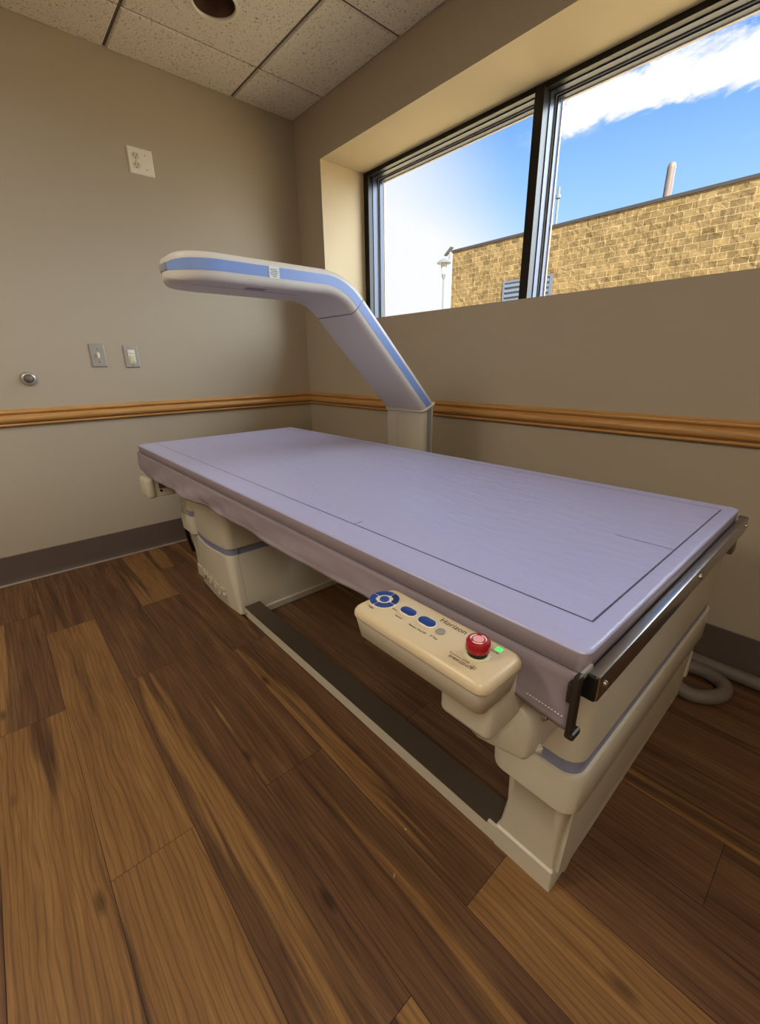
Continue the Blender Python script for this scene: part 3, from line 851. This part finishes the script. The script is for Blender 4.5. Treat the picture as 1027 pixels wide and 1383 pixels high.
def drape(name, x0, x1, yf, side):
    bm = bmesh.new(); nx, nz = 150, 12; G = []
    rnd = random.Random(3)
    for i in range(nx+1):
        t = i/nx; x = x0+(x1-x0)*t; col = []
        zb_ = zbot(x)+.0025*math.sin(x*9)+.0015*math.sin(x*23+1)
        for j in range(nz+1):
            s = j/nz; z = .700+(zb_-.700)*s
            amp = s*(.0035*math.sin(x*7.5+s*2)+.0028*math.sin(x*19+s*5+1.3)+.0012*math.sin(x*41-s*6))*(1.3 if x < 1.6 else .6)
            fold = -.0012*math.exp(-((s-.10)/.07)**2)
            y = yf+side*(.004*s)*1.0+amp*1.25+fold*(1 if side < 0 else -1)
            xx = x
            if t < .03: xx = x+.012*s*(1-t/.03)
            hem = .0012 if .80 < s < .84 else 0
            col.append(bm.verts.new((xx, y+hem, z)))
        G.append(col)
    for i in range(nx):
        for j in range(nz):
            bm.faces.new((G[i][j], G[i+1][j], G[i+1][j+1], G[i][j+1]))
    # turn in under the pad
    for i in range(nx):
        a, b = G[i][0], G[i+1][0]
        a2 = bm.verts.new((a.co.x, a.co.y-side*.03, .6965)); b2 = bm.verts.new((b.co.x, b.co.y-side*.03, .6965))
        bm.faces.new((a, b, b2, a2))
    bmesh.ops.remove_doubles(bm, verts=bm.verts, dist=1e-5)
    o = link(name, bm, M['fabricshade'], E_, smooth=60)
    md = o.modifiers.new('thickness', 'SOLIDIFY'); md.thickness = .0014
    return o
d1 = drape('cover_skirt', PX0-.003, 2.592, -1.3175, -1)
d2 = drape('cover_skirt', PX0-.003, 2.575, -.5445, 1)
# stitching near the free corner
stl = boxes('stitching', [(2.535+i*.0042, 2.5372+i*.0042, -1.3275, -1.3265, .6445-i*.0003, .6452-i*.0003) for i in range(12)], M['label'], d1)

# ------------------------------------------------------------------ conduit by the wall
def tube(name, pts, r, m, parent=None, n=16, res=10):
    # catmull-rom
    P = [Vector(p) for p in pts]; Q = [P[0]*2-P[1]]+P+[P[-1]*2-P[-2]]; C = []
    for i in range(1, len(Q)-2):
        for k in range(res):
            t = k/res; a, b, c, d = Q[i-1:i+3]
            C.append(.5*((2*b)+(c-a)*t+(2*a-5*b+4*c-d)*t*t+(3*b-a-3*c+d)*t**3))
    C.append(P[-1]); rings = []
    up = Vector((0, 0, 1))
    for i, c in enumerate(C):
        d = (C[min(i+1, len(C)-1)]-C[max(i-1, 0)]).normalized()
        s = d.cross(up)
        s = s.normalized() if s.length > .05 else Vector((1, 0, 0))
        u = s.cross(d)
        rings.append([c+r*(math.cos(2*math.pi*k/n)*s+math.sin(2*math.pi*k/n)*u) for k in range(n)])
    bm = bmesh.new(); loft(bm, rings); return link(name, bm, m, parent, smooth=60)
rh = .0225
h = tube('cable_conduit', [(3.9, -.045, rh+.002), (3.2, -.048, rh+.002), (2.85, -.050, rh+.002), (2.62, -.052, rh+.002), (2.48, -.056, rh+.002), (2.36, -.085, rh+.002), (2.34, -.13, rh+.004), (2.40, -.150, rh+.004), (2.48, -.125, rh+.002), (2.56, -.110, rh+.002), (2.618, -.135, rh+.002), (2.632, -.190, rh+.002), (2.605, -.245, rh+.002), (2.55, -.270, rh+.002), (2.47, -.262, rh+.03), (2.46, -.262, .09)], rh, M['hose'])
tag(h, 'thick grey flexible conduit looping out behind the scanner and along the brown baseboard', 'conduit')
k = tube('power_cable', [(.488, -1.09, .33), (.43, -1.11, .27), (.36, -1.09, .17), (.29, -1.055, .06), (.24, -1.02, .014), (.20, -.85, .011), (.2, -.4, .011)], .010, M['cable'])
tag(k, 'black cable hanging to the floor behind the far left end of the scanner', 'cable')

# ------------------------------------------------------------------ wall fittings on the left wall (x=0)
def plate(yc_, zc_, w, h_, m, th=.006):
    bm = bmesh.new()
    loft(bm, [[(0.0003+d, yc_+a*(w/2-i), zc_+b*(h_/2-i)) for a, b in ((-1, -1), (1, -1), (1, 1), (-1, 1))] for d, i in ((0, 0), (.002, 0), (th, .004), (th+.0003, .005))])
    return bm
# outlet + blank, two gang
o = empty('wall_outlet', 'white double wall plate with one duplex outlet, high on the left wall', 'outlet', (0, -.913, 2.025))
OY, OZ = -.913, 2.025
link('cover_plate', plate(OY, OZ, .117, .115, M['white']), M['white'], o)
for dz in (.0195, -.0195):
    bm = bmesh.new()
    pts = []
    for k_ in range(28):
        a = 2*math.pi*k_/28; y_, z_ = .0172*math.cos(a), max(-.0142, min(.0142, .0172*math.sin(a))); pts.append((y_, z_))
    loft(bm, [[(.006, OY-.023+y_*s, OZ+dz+z_*s) for y_, z_ in pts] for s in (1,)]+[[(.0085, OY-.023+y_*s, OZ+dz+z_*s) for y_, z_ in pts] for s in (1, .95)])
    rc = link('receptacle', bm, M['ivory'], o, smooth=30)
    boxes('contact_slot', [(.0083, .0089, OY-.031, OY-.0285, OZ+dz-.002, OZ+dz+.009), (.0083, .0089, OY-.0175, OY-.015, OZ+dz-.001, OZ+dz+.008), (.0083, .0089, OY-.0255, OY-.0205, OZ+dz-.011, OZ+dz-.0065)], M['hole'], rc)
for dy, dz in ((.023, .030), (.023, -.030), (-.023, 0)):
    bm = bmesh.new(); lathe(bm, [(.0032, .006), (.0032, .0072), (.0003, .0075)], (0, OY+dy, OZ+dz), 'x', 12)
    link('screw', bm, M['stripeg'], o)
# toggle switch
o = empty('toggle_switch', 'stainless steel switch plate with a small white toggle, left of the dimmer plate', 'light switch', (0, -1.276, 1.110))
link('cover_plate', plate(-1.276, 1.110, .070, .114, M['steel']), M['steel'], o)
boxes('toggle_lever', [(.004, .016, -1.2815, -1.2705, 1.102, 1.122)], M['white'], o, bev=.002)
boxes('toggle_slot', [(.006, .0068, -1.2835, -1.2685, 1.096, 1.126)], M['ivory'], o)
for dz in (.030, -.030):
    bm = bmesh.new(); lathe(bm, [(.0034, .006), (.0034, .0076), (.0003, .008)], (0, -1.276, 1.110+dz), 'x', 12); link('screw', bm, M['chrome'], o)
# dimmer / decorator switch
o = empty('dimmer_switch', 'stainless steel plate with a white rectangular slide dimmer, right of the toggle switch', 'light switch', (0, -1.120, 1.105))
link('cover_plate', plate(-1.120, 1.105, .072, .114, M['steel']), M['steel'], o)
boxes('dimmer_body', [(.005, .009, -1.137, -1.103, 1.072, 1.139)], M['white'], o, bev=.0015)
boxes('dimmer_paddle', [(.008, .014, -1.132, -1.108, 1.078, 1.112)], M['ivory'], o, bev=.003)
boxes('dimmer_slider', [(.008, .014, -1.128, -1.108, 1.120, 1.131)], M['white'], o, bev=.002)
for dz in (.048, -.048):
    bm = bmesh.new(); lathe(bm, [(.0032, .006), (.0032, .0076), (.0003, .008)], (0, -1.120, 1.105+dz), 'x', 12); link('screw', bm, M['chrome'], o)
# round door bumper
bm = bmesh.new(); lathe(bm, [(.033, .0003), (.033, .004), (.029, .010), (.024, .014), (.020, .014), (.019, .010), (.0003, .010)], (0, -1.586, 1.004), 'x', 40)
o = link('door_stop', bm, M['steel'], smooth=40, loc=(0, -1.586, 1.004)); tag(o, 'round brushed steel door bumper low on the left wall above the oak rail', 'door stop')
bm = bmesh.new(); lathe(bm, [(.0185, .009), (.0175, .018), (.012, .024), (.0003, .026)], (0, -1.586, 1.004), 'x', 32)
b2 = link('rubber_bumper', bm, mat('bumper_rubber', '#6a6158', .5), o, smooth=50)

# recessed ceiling light
o = empty('recessed_light', 'round recessed ceiling light with white trim and dark bronze reflector, switched off', 'ceiling light', (CANX, CANY, H))
bm = bmesh.new(); n = 40; rings = []
for r, z in ((CANR+.012, H-.0005), (CANR+.011, H-.004), (CANR+.001, H-.005), (CANR-.003, H-.001), (CANR-.003, H+.006)):
    rings.append([(CANX+r*math.cos(2*math.pi*k_/n), CANY+r*math.sin(2*math.pi*k_/n), z) for k_ in range(n)])
loft(bm, rings, cap=False); link('trim_ring', bm, M['white'], o, smooth=40)
bm = bmesh.new(); rings = []
for r, z in ((CANR-.003, H+.004), (CANR-.012, H+.05), (CANR-.03, H+.11), (.001, H+.115)):
    rings.append([(CANX+r*math.cos(2*math.pi*k_/n), CANY+r*math.sin(2*math.pi*k_/n), z) for k_ in range(n)])
loft(bm, rings, cap=False); link('reflector', bm, mat('bronze_reflector', '#6b5546', .35, metal=.6), o, smooth=40)

# splinters on the floor
for i, (x, y, a, L_, lb_) in enumerate(((2.291, -1.333, 2.2, .010, 'tiny pale wood sliver on the floor, the longer one of two'), (2.237, -1.245, .3, .005, 'tiny pale speck on the floor, nearer the scanner rail than the sliver'))):
    bm = bmesh.new(); d = Vector((math.cos(a), math.sin(a), 0)); s = Vector((-d.y, d.x, 0))
    loft(bm, [[Vector((x, y, .0008))+d*t+s*w*u+Vector((0, 0, hh)) for u, hh in ((-1, 0), (1, 0), (0, .001))] for t, w in ((-L_/2, .0003), (0, .0009), (L_/2, .0003))])
    tag(link('floor_debris', bm, M['white'], loc=(x, y, 0)), lb_, 'debris')

# ------------------------------------------------------------------ outside
g = boxes('ground', [(-60, 40, .5, 60, -.4, -.3)], M['ground'], kind='structure')
BY = 17.0; ZT = 6.18; BX = -12.9
B = empty('stone_building', 'tan split face block building with a flat parapet outside the window', 'building', (BX+9, BY+4, -.3))
boxes('block_wall', [(BX, 9, BY, BY+8, -.3, ZT)], M['stone'], B)
boxes('parapet_cap', [(BX-.05, 9.05, BY-.05, BY+8, ZT, ZT+.10)], M['cap'], B)
# louvre vent
lv = boxes('louver_vent', [(-9.77, -7.57, BY-.04, BY+.0, 2.6, 4.42)], mat('vent_back', '#4d535e', .6), B)
boxes('vent_frame', [(-9.85, -9.75, BY-.08, BY, 2.6, 4.5), (-7.59, -7.49, BY-.08, BY, 2.6, 4.5), (-9.75, -7.59, BY-.08, BY, 4.42, 4.5)], M['louver'], lv)
bm = bmesh.new()
for i in range(9):
    z = 2.64+i*.2
    bm.faces.new([bm.verts.new(p) for p in ((-9.75, BY-.10, z), (-7.59, BY-.10, z), (-7.59, BY-.03, z+.13), (-9.75, BY-.03, z+.13))])
link('louver_slats', bm, M['louver'], lv)
# flue behind the parapet
bm = bmesh.new(); fx, fy = -4.22, 18.6
cyl(bm, (fx, fy, ZT-.5), (fx, fy, 7.62), .135, n=24)
lathe(bm, [(.135, 7.62), (.125, 7.70), (.09, 7.76), (.002, 7.78)], (fx, fy, 0), 'z', 24)
o = link('roof_flue', bm, M['pipe'], smooth=40, loc=(fx, fy, ZT)); tag(o, 'weathered round topped flue pipe rising behind the parapet of the stone building', 'flue pipe')
# thin mast seen beside the mullion
mxp, myp = -8.18, 18.0
bm = bmesh.new(); cyl(bm, (mxp, myp, 6.0), (mxp, myp, 7.9), .05, n=10); cyl(bm, (mxp, myp, 7.5), (mxp, myp, 7.62), .10, n=10)
o = link('roof_mast', bm, M['lampm'], loc=(mxp, myp, 6.0)); tag(o, 'thin grey mast with a small joint standing on the roof next to the window mullion', 'mast')
# street lamp
def lampat(px_u, y):  # u = dx/dy seen from the camera spot
    return 2.7505+px_u*(y+1.764)
LY = 14.0; LX = -10.86
L_ = empty('street_lamp', 'slim grey street lamp with a wide hat shade left of the stone building', 'street lamp', (LX, LY, -.3))
bm = bmesh.new(); cyl(bm, (LX, LY, -.3), (LX, LY, 4.55), .04, .032, n=12); link('pole', bm, M['lampm'], L_)
bm = bmesh.new(); lathe(bm, [(.04, 4.45), (.06, 4.5), (.09, 4.62), (.06, 4.66)], (LX, LY, 0), 'z', 20); link('lamp_fitter', bm, M['lampm'], L_, smooth=40)
bm = bmesh.new(); lathe(bm, [(.07, 4.6), (.09, 4.75), (.14, 5.03), (.02, 5.04)], (LX, LY, 0), 'z', 20); link('lamp_glass', bm, M['lampg'], L_, smooth=40)
bm = bmesh.new(); lathe(bm, [(.29, 5.03), (.30, 5.05), (.21, 5.13), (.11, 5.19), (.02, 5.21)], (LX, LY, 0), 'z', 28); link('lamp_shade', bm, M['lampm'], L_, smooth=40)
# solar panel on the building corner
SX, SY_ = -13.02, 16.9
bm = bmesh.new(); cyl(bm, (SX, SY_, 5.9), (SX, SY_, 6.2), .03, n=8)
o = link('solar_panel', bm, M['lampm'], loc=(SX, SY_, 6.0)); tag(o, 'small tilted solar panel at the top left corner of the stone building', 'solar panel')
bm = bmesh.new(); loft(bm, [[(SX-.26, SY_+a, 6.08+h_) for a, h_ in ((-.12, 0), (.12, 0), (.12, .04), (-.12, .04))], [(SX+.16, SY_+a, 6.40+h_) for a, h_ in ((-.12, 0), (.12, 0), (.12, .04), (-.12, .04))]])
link('panel', bm, M['lampm'], o)

# ------------------------------------------------------------------ unseen fill panels added behind the camera to brighten the room
def fill_panel(x, y, lab):
    o = empty('added_fill_panel', lab, 'ceiling light', (x, y, H))
    boxes('fill_panel_frame', [(x-.30, x+.30, y-.60, y+.60, H-.012, H-.001)], M['white'], o)
    boxes('fill_panel_face', [(x-.27, x+.27, y-.57, y+.57, H-.016, H-.011)], M['emis'], o)
    ld = bpy.data.lights.new('fill_panel_lamp', 'AREA'); ld.shape = 'RECTANGLE'; ld.size = .5; ld.size_y = 1.1
    ld.energy = LAMP_W; ld.color = (1, .93, .82)
    l = bpy.data.objects.new('fill_panel_lamp', ld); COL.objects.link(l); l.location = (0, 0, -.03); l.parent = o
LAMP_W = 25
fill_panel(3.4, -2.6, 'added fill light panel on the ceiling near the right wall, unseen behind the viewer')
fill_panel(1.5, -3.0, 'added fill light panel on the ceiling near the rear wall, unseen behind the viewer')

# sun on the yard and on the stone building
sd = bpy.data.lights.new('sun', 'SUN'); sd.energy = 20.0; sd.angle = .01; sd.color = (1, .94, .84)
so = bpy.data.objects.new('sun', sd); COL.objects.link(so)
dirv = Vector((-.62, .50, -.62)).normalized()
so.rotation_euler = dirv.to_track_quat('-Z', 'Y').to_euler(); so.location = (6, -6, 12)

# broad soft daylight arriving from the sky above the stone building
sd2 = bpy.data.lights.new('sky_glow', 'SUN'); sd2.energy = 8.0; sd2.angle = math.radians(55); sd2.color = (.86, .93, 1)
so2 = bpy.data.objects.new('sky_glow', sd2); COL.objects.link(so2)
so2.rotation_euler = Vector((-.50, -.76, -.36)).to_track_quat('-Z', 'Y').to_euler(); so2.location = (0, 8, 10)

# ------------------------------------------------------------------ sky
w = bpy.data.worlds.new('sky'); scn.world = w; w.use_nodes = True
N, L = w.node_tree.nodes, w.node_tree.links
bg = N['Background']
tc = N.new('ShaderNodeTexCoord'); sx = N.new('ShaderNodeSeparateXYZ'); L.new(tc.outputs['Generated'], sx.inputs[0])
def mth(op, a, c=None, d=None, clamp=False):
    k = N.new('ShaderNodeMath'); k.operation = op; k.use_clamp = clamp
    for i, v in enumerate((a, c, d)):
        if v is None: continue
        if isinstance(v, (int, float)): k.inputs[i].default_value = v
        else: L.new(v, k.inputs[i])
    return k.outputs[0]
def smooth(v, a, b, c=0, d=1):
    k = N.new('ShaderNodeMapRange'); k.interpolation_type = 'SMOOTHSTEP'
    for i, q in enumerate((a, b, c, d)): k.inputs[i+1].default_value = q
    L.new(v, k.inputs[0]); return k.outputs[0]
def mix(f, a, b):
    k = N.new('ShaderNodeMix'); k.data_type = 'RGBA'
    L.new(f, k.inputs['Factor'])
    for nme, v in (('A', a), ('B', b)):
        if isinstance(v, tuple): k.inputs[nme].default_value = v
        else: L.new(v, k.inputs[nme])
    return k.outputs['Result']
X, Y, Z = sx.outputs
# haze brightening low down and towards the left (sun glow azimuth)
dp = N.new('ShaderNodeVectorMath'); dp.operation = 'DOT_PRODUCT'; L.new(tc.outputs['Generated'], dp.inputs[0])
dp.inputs[1].default_value = Vector((-.84, .52, .12)).normalized()
blue = mix(smooth(Z, .20, .52), lin('#a6d4ff'), lin('#5596ec'))
hz = mth('ADD', smooth(dp.outputs['Value'], .885, .985, 0, 1.0), mth('MULTIPLY', smooth(Z, .30, .12, 0, .7), smooth(dp.outputs['Value'], .80, .95)), clamp=True)
sky = mix(hz, blue, lin('#f6f6fb'))
# cloud bank: coordinates on a slanted plane far away
yy = mth('MAXIMUM', Y, .05)
u = mth('DIVIDE', X, yy); v = mth('DIVIDE', Z, yy)
cb = N.new('ShaderNodeCombineXYZ'); L.new(u, cb.inputs[0]); L.new(v, cb.inputs[1])
mp = N.new('ShaderNodeMapping'); mp.inputs['Rotation'].default_value = (0, 0, .05); mp.inputs['Scale'].default_value = (9, 15, 1); L.new(cb.outputs[0], mp.inputs['Vector'])
n1 = N.new('ShaderNodeTexNoise'); n1.inputs['Scale'].default_value = 1.0; n1.inputs['Detail'].default_value = 8; n1.inputs['Roughness'].default_value = .62; n1.inputs['Distortion'].default_value = .4
L.new(mp.outputs[0], n1.inputs['Vector'])
# band around v = .478 + slope*(u+.563): from (-.563,.478) to (-.243,.430)
line = mth('MULTIPLY_ADD', u, -.09, .425)
dist = mth('ABSOLUTE', mth('SUBTRACT', v, line))
bandm = mth('MULTIPLY', smooth(dist, .070, .0), smooth(u, -.64, -.50))
cl = smooth(mth('ADD', n1.outputs['Fac'], mth('MULTIPLY', bandm, .36)), .60, .76)
cl = mth('MULTIPLY', cl, smooth(bandm, 0, .2))
# wisps elsewhere
mp2 = N.new('ShaderNodeMapping'); mp2.inputs['Scale'].default_value = (4, 9, 1); mp2.inputs['Location'].default_value = (3.1, 1.7, 0); L.new(cb.outputs[0], mp2.inputs['Vector'])
n2 = N.new('ShaderNodeTexNoise'); n2.inputs['Scale'].default_value = 1.0; n2.inputs['Detail'].default_value = 6; L.new(mp2.outputs[0], n2.inputs['Vector'])
wi = smooth(n2.outputs['Fac'], .58, .8, 0, .6)
cl = mth('MAXIMUM', cl, mth('MULTIPLY', wi, smooth(Y, .1, .3)))
sky = mix(cl, sky, lin('#fafaff'))
# below the horizon
sky = mix(smooth(Z, 0, -.05), sky, lin('#9c9078'))
L.new(sky, bg.inputs[0]); bg.inputs[1].default_value = 1.12

# ------------------------------------------------------------------ camera
cd_ = bpy.data.cameras.new('camera'); co = bpy.data.objects.new('camera', cd_); COL.objects.link(co)
yaw, pit, rol = .8491, -.3295, -.0138
cyw, syw, cp, sp = math.cos(yaw), math.sin(yaw), math.cos(pit), math.sin(pit)
fwd = Vector((-syw*cp, cyw*cp, sp)); rgt = Vector((cyw, syw, 0)); up = rgt.cross(fwd)
r2_ = math.cos(rol)*rgt+math.sin(rol)*up; u2_ = -math.sin(rol)*rgt+math.cos(rol)*up
R = Matrix((r2_, u2_, -fwd)).transposed()
co.matrix_world = Matrix.Translation((2.7505, -1.764, 1.0483)) @ R.to_4x4()
cd_.sensor_fit = 'VERTICAL'; cd_.sensor_height = 24; cd_.sensor_width = 18; cd_.lens = 583.457/1383*24
cd_.clip_start = .02; cd_.clip_end = 300
scn.camera = co
scn.view_settings.view_transform = 'Standard'
scn.view_settings.look = 'None'
scn.view_settings.exposure = 0
scn.view_settings.gamma = 1
scn.cycles.max_bounces = 10; scn.cycles.diffuse_bounces = 6; scn.cycles.sample_clamp_indirect = 6
scn.cycles.use_denoising = True
